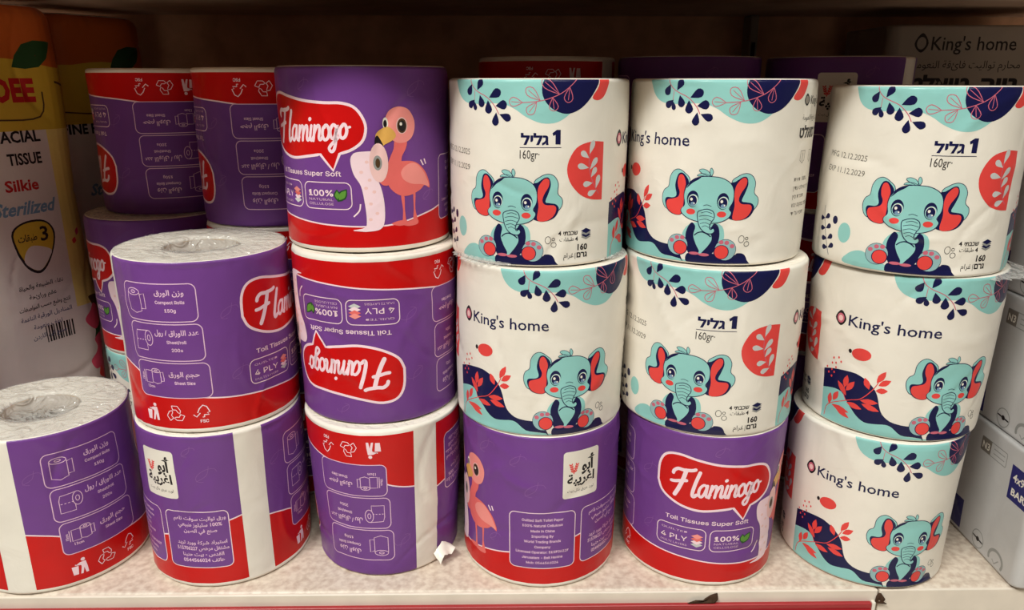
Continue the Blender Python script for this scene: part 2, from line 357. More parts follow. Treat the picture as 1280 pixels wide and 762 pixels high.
    for q in ((120, 350), (90, 400), (130, 440), (110, 480), (150, 500), (130, 560), (160, 610), (125, 640)): a.ell(*fp(*q), 1.1, .9, 'blush', 11, n=8)
    a.stroke([fp(78, 560), fp(70, 595), fp(40, 625)], .8, 'print', 5); a.stroke([fp(388, 352), fp(400, 380)], .8, 'print', 5); a.stroke([fp(405, 348), fp(412, 375)], .8, 'print', 5)
    # maker's square mark
    x0, x1 = 281 * DF, 309 * DF; a.rrect(x0, 59.5, x1, 90, 2, 'white', 5)
    xc = (x0 + x1) / 2
    a.text(rtl('أبو'), xc + 4.6, 76.6, 7, 'black', 6, bold=.035, wfix=9.5); a.text(rtl('اغريبة'), xc, 69, 5.8, 'black', 6, bold=.035, wfix=18.5)
    a.text(rtl('لورد عريق بكل بيت'), xc, 63.6, 1.9, 'black', 6, wfix=18)
    for sx in (-1, 1):
        a.stroke([(xc - 5.2, 75.4), (xc - 5.2 + 1.8 * sx, 81.5)], .5, 'flam', 6, sm=False)
        for k in range(4):
            q = (xc - 5.2 + sx * (.5 + .38 * k), 76.4 + 1.4 * k); a.leaf(q, (q[0] + 1.6 * sx, q[1] + 1.5), .9, 'coral', 6); a.leaf(q, (q[0] - .5 * sx, q[1] + 1.9), .9, 'coral', 6)
    # two information boxes
    x0, x1 = 244 * DF, 291 * DF; a.rrect(x0, 14, x1, 51.5, 3.4, 'purple', 4); a.rrect(x0, 14, x1, 51.5, 3.4, 'print', 5, .5)
    for k, s in enumerate(('Quilted Soft Toilet Paper', '100% Natural Cellulose', 'Made in China', 'Importing By', 'World Trading Brands', 'Company', 'Licensed Operator: 515706227', 'Jerusalem - Beit Hanina', 'Mob: 0544566024')):
        a.text(s, (x0 + x1) / 2, 46 - 3.6 * k, 2.15, 'pwhite', 5, bold=.018, wmax=37.5, inter=True)
    x0, x1 = 296 * DF, 341 * DF; a.rrect(x0, 14, x1, 51.5, 3.4, 'purple', 4); a.rrect(x0, 14, x1, 51.5, 3.4, 'print', 5, .5)
    for k, s in enumerate(('ورق تواليت سوفت ناعم', '100% سليلوز طبيعي', 'صنع في الصين', '', 'استيراد شركة وورد تريد', 'مشتغل مرخص 515706227', 'القدس - بيت حنينا', 'هاتف 0544566024')):
        if s: a.text(rtl(s), (x0 + x1) / 2 + 2, 46 - 4 * k, 2.3, 'pwhite', 5, bold=.02, wmax=31)
    return a

# ---------------------------------------------------------------- artwork: white roll with the little elephant
DK = .878
def elephant(a, d0, ground=True):
    def e(x, y): return (d0 * DK + (x - 375) * .0775, (733 - y) * .0753)
    def B(l, c, ly, n=4): a.poly([e(*p) for p in smooth(l, n)], c, ly)
    def Sx(l, wd, c, ly, closed=False): a.stroke([e(*p) for p in l], wd, c, ly, closed)
    def E(x, y, rx, ry, c, ly, rot=0): a.ell(*e(x, y), rx * .0775, ry * .0753, c, ly, rot)
    if ground: B([(250, 668), (330, 640), (560, 655), (600, 640), (648, 648), (672, 690), (668, 740), (300, 740)], 'navy', 3)
    earL = [(243, 135), (205, 85), (160, 60), (120, 75), (95, 120), (88, 185), (58, 212), (45, 258), (55, 310), (85, 345), (150, 340), (220, 260)]
    earR = [(520, 145), (560, 95), (610, 75), (655, 90), (682, 140), (680, 208), (710, 245), (712, 290), (685, 330), (640, 350), (555, 300)]
    for q in (earL, earR): B(q, 'teal', 4); Sx(q, .32, 'navy', 5, True)
    B([(138, 175), (150, 110), (170, 85), (200, 92), (235, 140), (228, 200), (222, 300), (200, 374), (150, 382), (98, 358), (72, 300), (80, 266), (130, 262), (152, 240)], 'navy', 6)
    B([(156, 140), (165, 103), (185, 95), (205, 120), (216, 165), (206, 220), (208, 290), (195, 372), (150, 379), (108, 358), (84, 320), (90, 282), (130, 270), (165, 255), (175, 220), (160, 180)], 'coral', 7)
    B([(512, 150), (545, 132), (590, 100), (620, 103), (632, 150), (616, 210), (598, 265), (630, 275), (672, 285), (690, 322), (660, 377), (600, 402), (540, 397), (515, 370), (530, 250)], 'navy', 6)
    B([(552, 160), (580, 117), (605, 104), (622, 122), (618, 160), (588, 215), (578, 260), (600, 287), (658, 292), (672, 322), (650, 370), (600, 400), (545, 392), (552, 300), (545, 220)], 'coral', 7)
    for q in ([(382, 103), (330, 98), (290, 100), (305, 85), (345, 84)], [(382, 103), (330, 85), (300, 62), (325, 50), (362, 65)], [(380, 103), (372, 60), (382, 42), (396, 70)]):
        B(q, 'teal', 7); Sx(q, .25, 'navy', 8, True)
    # body
    B([(285, 430), (460, 430), (500, 520), (470, 600), (400, 650), (300, 650), (240, 590), (215, 510)], 'teal', 4)
    B([(272, 430), (302, 455), (292, 520), (312, 580), (338, 640), (272, 655), (245, 590), (240, 500)], 'navy', 5)
    B([(425, 428), (456, 450), (468, 520), (450, 600), (412, 658), (350, 658), (396, 590), (418, 540), (405, 480)], 'navy', 5)
    Sx([(298, 520), (320, 500), (350, 492), (385, 505), (410, 525)], .6, 'navy', 6)
    E(305, 650, 36, 11, 'pink', 6); E(372, 656, 36, 11, 'pink', 6)
    for x, y, px, py, rt_ in ((185, 598, 205, 617, .5), (515, 615, 488, 632, -.5)):
        E(x, y, 75, 78, 'navy', 6); E(x, y, 72, 75, 'foot', 7); E(px, py, 52, 52, 'navy', 8); E(px, py, 46, 48, 'coral', 9)
        s = -1 if rt_ > 0 else 1
        for k in range(3): E(x + s * (44 - 38 * k), y - (28, 52, 55)[k], 16, 15, 'pink', 9)
    # head
    hd = [(375, 103), (450, 110), (512, 145), (538, 200), (537, 270), (515, 320), (532, 350), (510, 390), (450, 418), (375, 424), (300, 414), (240, 393), (202, 362), (198, 335), (219, 305), (210, 240), (224, 180), (264, 130), (320, 107)]
    B([((x - 372) * 1.028 + 372, (y - 270) * 1.03 + 270) for x, y in hd], 'navy', 8); B(hd, 'teal', 9)
    B([(222, 190), (262, 125), (318, 104), (300, 125), (262, 150)], 'navy', 10)
    for x, y, s in ((271, 262, 1), (473, 270, -1)):
        E(x, y, 40, 59, 'navy', 10); E(x + 3, y + 10, 36, 44, 'teal', 11); E(x + 2, y + 8, 31, 39, 'white', 12); E(x + 1, y + 11, 29, 37, 'navy', 13)
        E(x + 3, y + 34, 16, 14, 'skyblue', 14); E(x - 8, y + 2, 9, 11, 'white', 14); E(x + 12, y + 28, 5, 6, 'white', 15)
    E(263, 352, 31, 21, 'coral', 10); E(470, 362, 31, 21, 'coral', 10)
    tk = [(310, 358), (332, 338), (375, 328), (414, 345), (424, 385), (406, 420), (396, 452), (405, 472), (422, 462), (432, 480), (420, 498), (395, 502), (362, 490), (335, 462), (318, 420)]
    B(tk, 'teal', 11); Sx(tk, .42, 'navy', 12, True)
    for x0, x1, y in ((335, 408, 352), (322, 418, 378), (325, 408, 405), (332, 398, 430), (345, 392, 452)): Sx([(x0, y + 4), ((x0 + x1) / 2, y - 6), (x1, y + 6)], .28, 'navy', 12)
    Sx([(345, 305), (370, 298), (400, 308)], .28, 'navy', 12); Sx([(402, 462), (420, 450), (428, 462)], .4, 'navy', 12)
    for x, y, rx, ry in ((620, 537, 20, 26), (658, 533, 10, 10), (661, 573, 18, 18)):
        a.stroke([e(x + rx * math.cos(t), y + ry * math.sin(t)) for t in np.linspace(0, 6.28, 15)[:-1]], .28, 'black', 3, True, False)

def crest(a, d0):
    """foliage along the top of a face; d0 = degree of the elephant's centre on that face"""
    k = lambda d, v: ((d0 + d) * DK, v)
    K = lambda l: [k(*p) for p in l]
    a.poly([k(44, 100), k(-46, 100)] + [tuple(p) for p in smooth(K([(-46, 100), (-42, 90), (-35, 85), (-24, 84), (-8, 84.5), (1, 82), (8, 78), (17, 75), (26, 75.5), (34, 80), (40, 86), (44, 100)]), 4, False)], 'teal', 2)
    a.poly([k(54, 100), k(20, 100)] + [tuple(p) for p in smooth(K([(20, 100), (17, 93), (18, 87), (23, 82), (31, 79.5), (39, 81.5), (46, 86.5), (52, 94), (54, 100)]), 4, False)], 'navy', 3)
    a.poly([tuple(p) for p in smooth(K([(54, 100), (52.5, 93), (48, 87.5), (52, 86), (57, 88), (61, 94), (62, 100)]), 4, False)], 'coral', 2)
    st = K([(41, 100), (36, 95), (28, 89.5), (17, 86), (6, 85)])
    a.stroke(st, .4, 'pink', 4, cap=False)
    for b, t in (((6, 85), (-2, 85.5)), ((14, 85.3), (9, 79.5)), ((16, 86), (8, 92)), ((23, 87.5), (24, 81)), ((27, 89), (17, 96)), ((33, 92.5), (32, 85))):
        a.drop(k(*b), k(*t), 4.6, 'pink', 4, .38)
    t = lambda x, y: ((d0 - 33) * DK + (x - 190) * .0715, 73.2 + (440 - y) * .0625)
    a.stroke([t(*p) for p in ((220, 0), (240, 100), (290, 160), (395, 215), (460, 285), (490, 345))], .42, 'pink', 4, cap=False); a.stroke([t(*p) for p in ((275, 160), (270, 240))], .3, 'pink', 4)
    for x0, y0, x1, y1, wd in ((245, 110, 205, 195, 58), (300, 158, 345, 72, 54), (275, 235, 212, 292, 54), (265, 240, 286, 318, 38), (325, 195, 350, 292, 58), (410, 215, 505, 160, 66), (400, 235, 408, 342, 62), (465, 280, 553, 265, 66), (470, 330, 460, 437, 56), (495, 345, 583, 382, 56)):
        a.drop(t(x0, y0), t(x1, y1), wd * .071, 'navy', 5)

def kings(a, x, y, h, c='navy', ly=4, wfix=None):
    a.poly(smooth([(x + h * .55, y + h * 1.25), (x + h * 1.1, y + h * .5), (x + h * .6, y - h * .2), (x, y + h * .45)], 4), 'black', ly)
    a.ell(x + h * .55, y + h * .5, h * .36, h * .46, 'pink' if c == 'navy' else 'carton', ly + 1); 
    if c == 'navy': a.ell(x + h * .55, y + h * .5, h * .22, h * .28, 'blush', ly + 2)
    a.text("King's home", x + h * 1.35, y, h, c, ly, 'l', .008, wfix=wfix)

def art_white():
    a = Art(); a.vlim = (1.2, 96.2)
    k = lambda d, v: (d * DK, v)
    # face one: weight, dates, half disc
    crest(a, 0); elephant(a, 0)
    x, y = k(17, 64.5)
    a.text('גליל'[::-1], x - 3.5, y, 5, 'navy', 4, bold=.035, wfix=14)
    a.poly([(x + 7, y), (x + 9.6, y), (x + 9.6, y + 7.2), (x + 7.6, y + 7.2), (x + 5.4, y + 5.6), (x + 5.8, y + 4.2), (x + 7, y + 4.8)], 'navy', 4)
    a.stroke([(x - 11, y - 1.6), (x + 10, y - 1.6)], .3, 'navy', 4, sm=False); a.text('160gr·', x - 11, y - 7.2, 4.4, 'black', 4, 'l', wfix=10)
    hd = [k(58, 65), k(48, 65.4)] + [k(*p) for p in ((38, 62.5), (32.5, 54), (34, 45.5), (41, 38.5), (49, 35.5))] + [k(58, 34.6)]
    a.poly([tuple(p) for p in smooth(hd, 4, False)], 'coral', 3)
    a.stroke([k(50, 65), k(47, 58), k(47.5, 50), k(51, 43), k(55, 38)], .4, 'pink', 4)
    for b, t_ in (((46.8, 57), (41, 60.5)), ((47, 59), (50, 66)), ((46.8, 52), (39, 53.5)), ((47.5, 51), (53, 57)), ((48.5, 47), (52.5, 52)), ((50, 44), (43, 43.5)), ((52.5, 41), (55, 48)), ((53, 40), (46.5, 38))): a.drop(k(*b), k(*t_), 3.2, 'ltgrey', 5)
    x, y = k(46.5, 15.5)
    for i in range(4): a.poly([(x - 3.2, y + 1.1 * i), (x, y - 1.4 + 1.1 * i), (x + 3.2, y + 1.1 * i), (x, y + 1.4 + 1.1 * i)], 'navy' if i % 2 else 'grey', 4 + i)
    a.text('4 ' + 'שכבתי'[::-1], x - 5, y + 1.6, 2.3, 'black', 4, 'r', .02); a.text('4', x - 5, y - 1.8, 2.3, 'black', 4, 'r', .02); a.text(rtl('طبقات'), x - 7.4, y - 1.6, 2.1, 'black', 4, 'r')
    a.text('160', x + 1, 8.6, 3.2, 'black', 4, 'r', .03); a.text('גרם'[::-1], x + 1, 4.6, 3, 'black', 4, 'r', .03); a.text('|', x - 6.2, 4.6, 2.6, 'black', 4, 'r'); a.text(rtl('غرام'), x - 7.4, 4.8, 2.6, 'black', 4, 'r')
    for s, v in (('MFG 12.12.2025', 58.5), ('EXP 11.12.2029', 50.5)): a.text(s, *k(-46, v), 3.1, 'date', 3, wfix=27, rot=-.05)
    st = [k(-50, 4), k(-54, 13), k(-58, 25), k(-59.5, 31)]; a.stroke(st, .35, 'navy', 3)
    for i, (d, v) in enumerate(((-51.5, 8), (-53, 13), (-55.5, 18.5), (-57.5, 24))): a.drop(k(d, v), k(d - 6, v - .5), 3, 'navy', 3); a.drop(k(d + .4, v), k(d + 5, v + 2.6), 3, 'navy', 3)
    a.ell(*k(-47, 24.5), 1.8, 2.3, 'navy', 3); a.ell(*k(-39, 18.5), 4, 5.6, 'teal', 2)
    a.blob([k(-36, 2), k(-34, 8), k(-26, 10.5), k(-18, 7), k(-12, 5), k(-2, 2)], 'teal', 2)
    # face two: the name, wave and sprig
    crest(a, 148); elephant(a, 148)
    kings(a, 71 * DK, 62.8, 6.3, wfix=47)
    def wv(x, y):
        px = 570 + x / 5.86; py = 420 + y / 5.86
        an = math.degrees(math.asin(max(-.985, min(.985, (px - 677) / 104))))
        by = np.interp(px, [575, 580, 595, 612, 647, 690], [516, 521, 529, 536, 542, 543])
        return ((66 + (an + 62.6) * .97) * DK, (by - py) / 205 * 96.8)
    Wv = lambda l, c, ly: a.poly([wv(*p) for p in smooth(l, 3)], c, ly)
    a.poly([wv(84, 355), wv(84, 205)] + [wv(*p) for p in smooth([(84, 205), (130, 203), (220, 225), (300, 270), (355, 330), (385, 390), (405, 470), (430, 530), (480, 575), (560, 595), (640, 605), (690, 650), (722, 714)], 3, False)] +
           [wv(*p) for p in smooth([(700, 690), (640, 680), (560, 670), (500, 620), (460, 605), (390, 605), (330, 600), (280, 560), (240, 500), (210, 440), (180, 380), (130, 355), (84, 355)], 3, False)], 'navy', 3)
    a.poly([wv(84, 640), wv(84, 355)] + [wv(*p) for p in smooth([(84, 355), (130, 355), (180, 380), (210, 440), (240, 500), (280, 560), (330, 600), (390, 605), (460, 605), (500, 620), (560, 670), (640, 682), (700, 690), (760, 700), (800, 730)], 3, False)] + [wv(700, 760), wv(450, 755), wv(250, 710)], 'teal', 2)
    a.stroke([wv(*p) for p in ((100, 580), (115, 490), (220, 445), (290, 425), (350, 350), (380, 290))], .45, 'coral', 4); a.stroke([wv(*p) for p in ((210, 445), (195, 390), (200, 300))], .4, 'coral', 4)
    for x0, y0, x1, y1 in ((120, 485, 125, 395), (140, 455, 165, 380), (135, 487, 235, 545), (150, 495, 240, 590), (210, 410, 158, 295), (195, 345, 205, 250), (205, 370, 247, 300), (215, 460, 305, 503), (290, 435, 395, 445), (300, 460, 408, 507), (332, 345, 300, 260), (370, 292, 415, 205), (382, 312, 452, 272), (370, 350, 442, 350)):
        a.leaf(wv(x0, y0), wv(x1, y1), 3.4, 'coral', 5)
    a.ell(*wv(263, 92), 5.4, 3.7, 'coral', 3, .12); a.ell(*wv(202, 65), 1, 1.3, 'black', 3)
    for q in ((125, 120), (150, 118), (120, 160), (138, 160), (163, 150), (97, 190), (120, 210), (140, 195), (107, 232), (133, 232), (122, 262)): a.ell(*wv(*q), .55, .75, 'coral', 4, n=8)
    # back panel of small print
    x = 225 * DK
    kings(a, x - 16, 84, 4.4, 'black', 4, 28)
    a.text(rtl('محارم تواليت فائقة النعومة'), x, 76, 2.6, 'black', 4, wfix=32); a.text('טואלט'[::-1] + ' ' * 0, x - 8, 67, 5.5, 'black', 4, bold=.04, wfix=19); a.text('נייר'[::-1], x + 10, 67, 5.5, 'black', 4, bold=.04, wfix=12)
    for i in range(3):
        xx = x - 12 + 11 * i
        a.stroke([(xx - 2.5, 60), (xx - 2.5, 55), (xx, 53.5), (xx + 2.5, 55), (xx + 2.5, 60)], .35, 'date', 4, sm=False, closed=True); a.stroke([(xx, 59), (xx, 54.5)], .35, 'date', 4, sm=False)
    for i, s in enumerate(('100% תאית', 'נייר טואלט עדין', 'תוצרת סין', 'לשמור במקום יבש', 'מיובא על ידי')):
        a.text(rtl(s), x - 18, 44 - 4.6 * i, 2.2, 'date', 4, 'l', wmax=34)
    return a

# ---------------------------------------------------------------- film sleeves wrapped round a plan
class Plan:
    """closed plan curve given by arc length (mm) -> (x, y, nx, ny) in mm, u grows to the viewer's right"""
    def __init__(self, pts):
        P = np.array(pts, float); Q = np.vstack([P, P[:1]])
        self.s = np.concatenate([[0], np.cumsum(np.linalg.norm(np.diff(Q, axis=0), axis=1))]); self.P = Q; self.L = self.s[-1]
    def __call__(self, u):
        u = np.mod(u, self.L); g = lambda q: np.stack([np.interp(np.mod(q, self.L), self.s, self.P[:, i]) for i in (0, 1)], -1)
        p = g(u); t = g(u + 1.2) - g(u - 1.2); t /= np.linalg.norm(t, axis=-1)[..., None] + 1e-12
        return p, np.stack([t[..., 1], -t[..., 0]], -1)
def circle_plan(R): return Plan([(R * math.sin(t), -R * math.cos(t)) for t in np.linspace(0, 2 * math.pi, 241)[:-1]])
def rbox_plan(w_, d_, r, n=7, bul=0):
    pts = []
    for cx, cy, a0 in ((w_ / 2 - r, -d_ / 2 + r, -90), (w_ / 2 - r, d_ / 2 - r, 0), (-w_ / 2 + r, d_ / 2 - r, 90), (-w_ / 2 + r, -d_ / 2 + r, 180)):
        for k in range(n + 1):
            t = math.radians(a0 + 90 * k / n); pts.append((cx + r * math.cos(t), cy + r * math.sin(t)))
    # start (u = 0) at the middle of the front face, corners left as they are
    return Plan([(0, -d_ / 2)] + pts[:])

class Wrinkle:
    def __init__(self, seed, L, H, amp=.5, n=16):
        rg = random.Random(seed); self.L = L
        self.low = [(rg.choice((1, 2, 3, 4)), rg.uniform(-.06, .06), rg.uniform(0, 6.28), rg.uniform(.15, .5) * amp) for _ in range(6)]
        self.cr = [(rg.uniform(0, L), rg.uniform(.04, .96) * H, rg.uniform(0, math.pi), rg.uniform(8, 28), rg.uniform(1.7, 4.0), rg.choice((-1, 1)) * rg.uniform(.25, 1) * amp) for _ in range(n)]
        self.ed = [(rg.randint(9, 34), rg.uniform(0, 6.28), rg.uniform(.06, .2) * amp) for _ in range(6)]; self.H = H
    def __call__(self, u, v):
        z = np.zeros_like(u)
        for k, kv, ph, am in self.low: z += am * np.sin(2 * np.pi * k * u / self.L + kv * v + ph)
        for cu, cv, an, ln, wd, am in self.cr:
            du = np.mod(u - cu + self.L / 2, self.L) - self.L / 2; dv = v - cv
            al = du * math.cos(an) + dv * math.sin(an); ac = -du * math.sin(an) + dv * math.cos(an) + .012 * al * al
            z += am * np.exp(-(al / ln) ** 2 - (ac / wd) ** 2)
        e = np.exp(-np.minimum(v, self.H - v) / 6.0)
        for k, ph, am in self.ed: z += e * am * np.sin(2 * np.pi * k * u / self.L + ph)
        return z

def grid_lines(L, H, du=3.0, dv=3.0):
    n = int(round(L / du)); U = np.linspace(0, L, n + 1)
    lo = [0, .5, 1.2, 2.2, 3.4]
    k = max(2, int(round((H - 6.8) / dv))); mid = list(np.linspace(3.4, H - 3.4, k + 1))[1:-1]
    return U, np.array(lo + mid + [H - q for q in lo[::-1]])

def sleeve(name, plan, H, baked, base, offu, flip, prof, wr, parent, mats, layer=.022, fold=0.0, du=3.0):
    """one mesh: the film sleeve with its printing, following plan, profile and wrinkles. all in mm, written in metres"""
    L = plan.L; U, V = grid_lines(L, H, du)
    def surf(u, v, h):
        # u, v on the film as printed; flip turns the pack upside down
        uu, vv = (-u if flip else u) + offu, (H - v if flip else v)
        p, n = plan(uu)
        sc, tz = prof(vv)
        d = wr(np.mod(uu, L), vv) * np.clip(np.minimum(vv, H - vv) / 4, .25, 1) + h
        xy = p * sc[..., None] + n * d[..., None]
        return np.concatenate([xy, (vv + tz)[..., None]], -1)
    uu, vv = np.meshgrid(U, V, indexing='ij')
    nu, nv = uu.shape
    P0 = surf(uu, vv, np.zeros_like(uu)).reshape(-1, 3)
    idx = np.arange(nu * nv).reshape(nu, nv)
    q = np.concatenate([np.stack([idx[:-1, :-1], idx[1:, :-1], idx[1:, 1:]], -1).reshape(-1, 3), np.stack([idx[:-1, :-1], idx[1:, 1:], idx[:-1, 1:]], -1).reshape(-1, 3)])
    faces = [tuple(f) for f in q]; mi = [0] * len(faces)
    uv_all = [np.stack([uu.ravel(), vv.ravel(), np.zeros(uu.size)], 1)]
    names = [base]; verts = [P0]
    if baked is not None:
        uvl, tri, ci, cols = baked
        # art laid exactly on the sleeve's own flat facets: interpolate the sleeve's corner points
        u_, v_ = np.mod(uvl[:, 0], L), uvl[:, 1]
        # keep triangles whole across the seam: use the un-wrapped u when it is inside
        u_ = np.where(np.abs(uvl[:, 0] - L) < 1e-6, L, u_)
        i = np.clip(np.searchsorted(U, u_, side='right') - 1, 0, nu - 2); j = np.clip(np.searchsorted(V, v_, side='right') - 1, 0, nv - 2)
        fu = ((u_ - U[i]) / (U[i + 1] - U[i]))[:, None]; fv = ((v_ - V[j]) / (V[j + 1] - V[j]))[:, None]
        G = P0.reshape(nu, nv, 3)
        g00, g10, g01, g11 = G[i, j], G[i + 1, j], G[i, j + 1], G[i + 1, j + 1]
        pos = np.where(fu >= fv, g00 + fu * (g10 - g00) + fv * (g11 - g10), g00 + fv * (g01 - g00) + fu * (g11 - g01))
        _, n = plan((-u_ if flip else u_) + offu)
        pos[:, :2] += n * (uvl[:, 2] * layer)[:, None]
        base_i = len(P0); verts.append(pos)
        faces += [tuple(t) for t in (tri + base_i)]
        remap = {}
        for k, c in enumerate(cols):
            if c not in names: names.append(c)
            remap[k] = names.index(c)
        mi += [remap[c] for c in ci]; uv_all.append(np.stack([u_, v_, uvl[:, 2]], 1))
    VV = np.concatenate(verts); A = np.concatenate(uv_all)
    # normals straight from the surface
    e = .6
    du_ = surf(A[:, 0] + e, A[:, 1], 0 * A[:, 0]) - surf(A[:, 0] - e, A[:, 1], 0 * A[:, 0])
    dv_ = surf(A[:, 0], np.minimum(A[:, 1] + e, H), 0 * A[:, 0]) - surf(A[:, 0], np.maximum(A[:, 1] - e, 0), 0 * A[:, 0])
    N = np.cross(du_, dv_); N /= np.linalg.norm(N, axis=1)[:, None] + 1e-12
    me = bpy.data.meshes.new(name); me.from_pydata((VV / 1000).tolist(), [], faces)
    for k in names: me.materials.append(mats(k))
    me.polygons.foreach_set('material_index', np.array(mi, np.int32)); me.polygons.foreach_set('use_smooth', np.ones(len(faces), bool))
    me.update(); me.normals_split_custom_set_from_vertices(N.tolist())
    o = bpy.data.objects.new(name, me); COL.objects.link(o)
    if parent: o.parent = parent
    return o, surf

def mesh(name, verts, faces, mat, parent=None, smoothf=True, loc=None):
    me = bpy.data.meshes.new(name); me.from_pydata([tuple(v) for v in verts], [], faces); me.materials.append(mat)
    if smoothf: me.polygons.foreach_set('use_smooth', np.ones(len(me.polygons), bool))
    me.update(); o = bpy.data.objects.new(name, me); COL.objects.link(o)
    if parent: o.parent = parent
    if loc: o.location = loc
    return o
def rings(name, rs, mat, parent, n=72, cap=False):
    """rs = list of functions/angle arrays giving (x, y, z) rings"""
    V = np.concatenate(rs); F = []
    for k in range(len(rs) - 1):
        for i in range(n): F.append((k * n + i, k * n + (i + 1) % n, (k + 1) * n + (i + 1) % n, (k + 1) * n + i))
    if cap: F.append(tuple(range((len(rs) - 1) * n, len(rs) * n)))
    return mesh(name, V, F, mat, parent)
def box(name, x0, x1, y0, y1, z0, z1, mat, parent=None, bev=.001):
    import bmesh
    bm = bmesh.new(); bmesh.ops.create_cube(bm, size=1)
    for v in bm.verts: v.co = ((x0 + x1) / 2 + v.co.x * (x1 - x0), (y0 + y1) / 2 + v.co.y * (y1 - y0), (z0 + z1) / 2 + v.co.z * (z1 - z0))
    if bev: bmesh.ops.bevel(bm, geom=bm.edges[:], offset=bev, segments=3, affect='EDGES', profile=.5)
    me = bpy.data.meshes.new(name); bm.to_mesh(me); bm.free(); me.materials.append(mat)
    o = bpy.data.objects.new(name, me); COL.objects.link(o)
    if parent: o.parent = parent
    return o
def thing(name, label, cat, loc=(0, 0, 0), rz=0, group=None):
    o = bpy.data.objects.new(name, None); COL.objects.link(o); o.location = loc; o.rotation_euler = (0, 0, rz)
    o.empty_display_size = .02; o['label'] = label; o['category'] = cat
    if group: o['group'] = group
    return o

# ---------------------------------------------------------------- the floor of the aisle and the shelf
floor = box('floor', -3, 3, -4, .35, -1.05, -1.0, plain('floor_tile', (206, 194, 178), .3, .02, 6, .06), None, 0)
wall_b = box('wall_back', -3, 3, .36, .42, -1.0, 2.4, plain('wall_plaster', (214, 204, 190), .8, .1, 30, .04), None, 0)
wall_b['kind'] = 'structure'; wall_b['label'] = 'pale shop wall behind the shelf'; wall_b['category'] = 'wall'
floor['kind'] = 'structure'; floor['label'] = 'pale tiled shop floor in front of the shelf'; floor['category'] = 'floor'
shelf_white = plain('shelf_enamel', (226, 214, 200), .38, .05, 40, .05, .4)
def dusty():
    mt = shelf_white.copy(); mt.name = 'shelf_enamel_worn'; nt = mt.node_tree; b = nt.nodes['Principled BSDF']
    tc = nt.nodes.new('ShaderNodeTexCoord'); n = nt.nodes.new('ShaderNodeTexNoise'); n.inputs['Scale'].default_value = 240; n.inputs['Detail'].default_value = 8
    r = nt.nodes.new('ShaderNodeValToRGB'); r.color_ramp.elements[0].position = .3; r.color_ramp.elements[1].position = .62
    r.color_ramp.elements[0].color = (lin(192), lin(172), lin(156), 1); r.color_ramp.elements[1].color = (lin(222), lin(208), lin(192), 1)
    nt.links.new(tc.outputs['Object'], n.inputs['Vector']); nt.links.new(n.outputs['Fac'], r.inputs['Fac']); nt.links.new(r.outputs['Color'], b.inputs['Base Color'])
    return mt
shelf_top = dusty()
rail_red = plain('price_rail_red', (160, 36, 42), .35, .05, 60, .04, .5)
panel_m = plain('back_panel_brown', (214, 168, 136), .55, .05, 20, .12)
under_m = plain('upper_shelf_brown', (190, 160, 140), .5, .05, 25, .08)
post_m = plain('post_enamel', (150, 138, 124), .4, 0)
unit = thing('shelf_unit', 'white metal store shelf with a red price rail, holding all the rolls and packs', 'shelf')
box('shelf_board', -.75, .2205, 0, .34, -.012, -.0004, shelf_top, unit, .0022)
box('shelf_board', .2215, .75, 0, .34, -.012, -.0006, shelf_top, unit, .0022)
box('front_lip', -.75, .2205, -.0012, .003, -.03, -.0016, shelf_white, unit, .0008)
box('front_lip', .2215, .75, -.0012, .003, -.05, -.0016, shelf_white, unit, .0008)
rail = box('price_rail', -.75, .2165, -.0042, -.0012, -.05, -.0088, rail_red, unit, .0008)
box('rail_ridge', -.75, .2162, -.0056, -.0040, -.0148, -.0126, rail_red, rail, .0005)
box('rail_end_cap', .2166, .2188, -.0040, -.0012, -.05, -.0084, plain('rail_end_white', (226, 220, 208), .4), rail, .0005)
box('back_panel', -.75, .75, .34, .35, -.05, .8, panel_m, unit, 0)
box('upper_shelf', -.75, .75, .004, .34, .348, .36, under_m, unit, .001)
box('upper_shelf_lip', -.75, .75, 0, .004, .3298, .362, shelf_white, unit, .0012)
post = box('upright_post', .214, .2215, .318, .34, .0, .348, post_m, unit, .0015)
dark = plain('slot_dark', (40, 32, 28), .8)
for k in range(9): box('slot', .2160, .2195, .3174, .3182, .03 + .035 * k, .045 + .035 * k, dark, post, 0)

# ---------------------------------------------------------------- rolls
RF, RK, HF, HK = 48.55, 50.33, 100.0, 96.76
planF, planK = circle_plan(RF), circle_plan(RK)
UF, VF = grid_lines(planF.L, HF); UK, VK = grid_lines(planK.L, HK)
aF, aK = art_purple(), art_white()
for t_, c_, l_ in aF.items: t_[..., 0] *= planF.L / (360 * DF)
for t_, c_, l_ in aK.items: t_[..., 0] *= planK.L / (360 * DK); t_[..., 1] *= HK / 100 if False else 1
def wrap_items(a, L):
    out = []
    for t_, c_, l_ in a.items:
        t_, mm = cut_axis(t_, np.zeros(len(t_)), 0, [0, L])
        cx = t_[..., 0].mean(1); t_ = t_.copy(); t_[cx < 0, :, 0] += L; t_[cx > L, :, 0] -= L
        out.append((t_, c_, l_))
    a.items = out
wrap_items(aF, planF.L); wrap_items(aK, planK.L)
bF, bK = bake_art(aF, UF, VF), bake_art(aK, UK, VK)

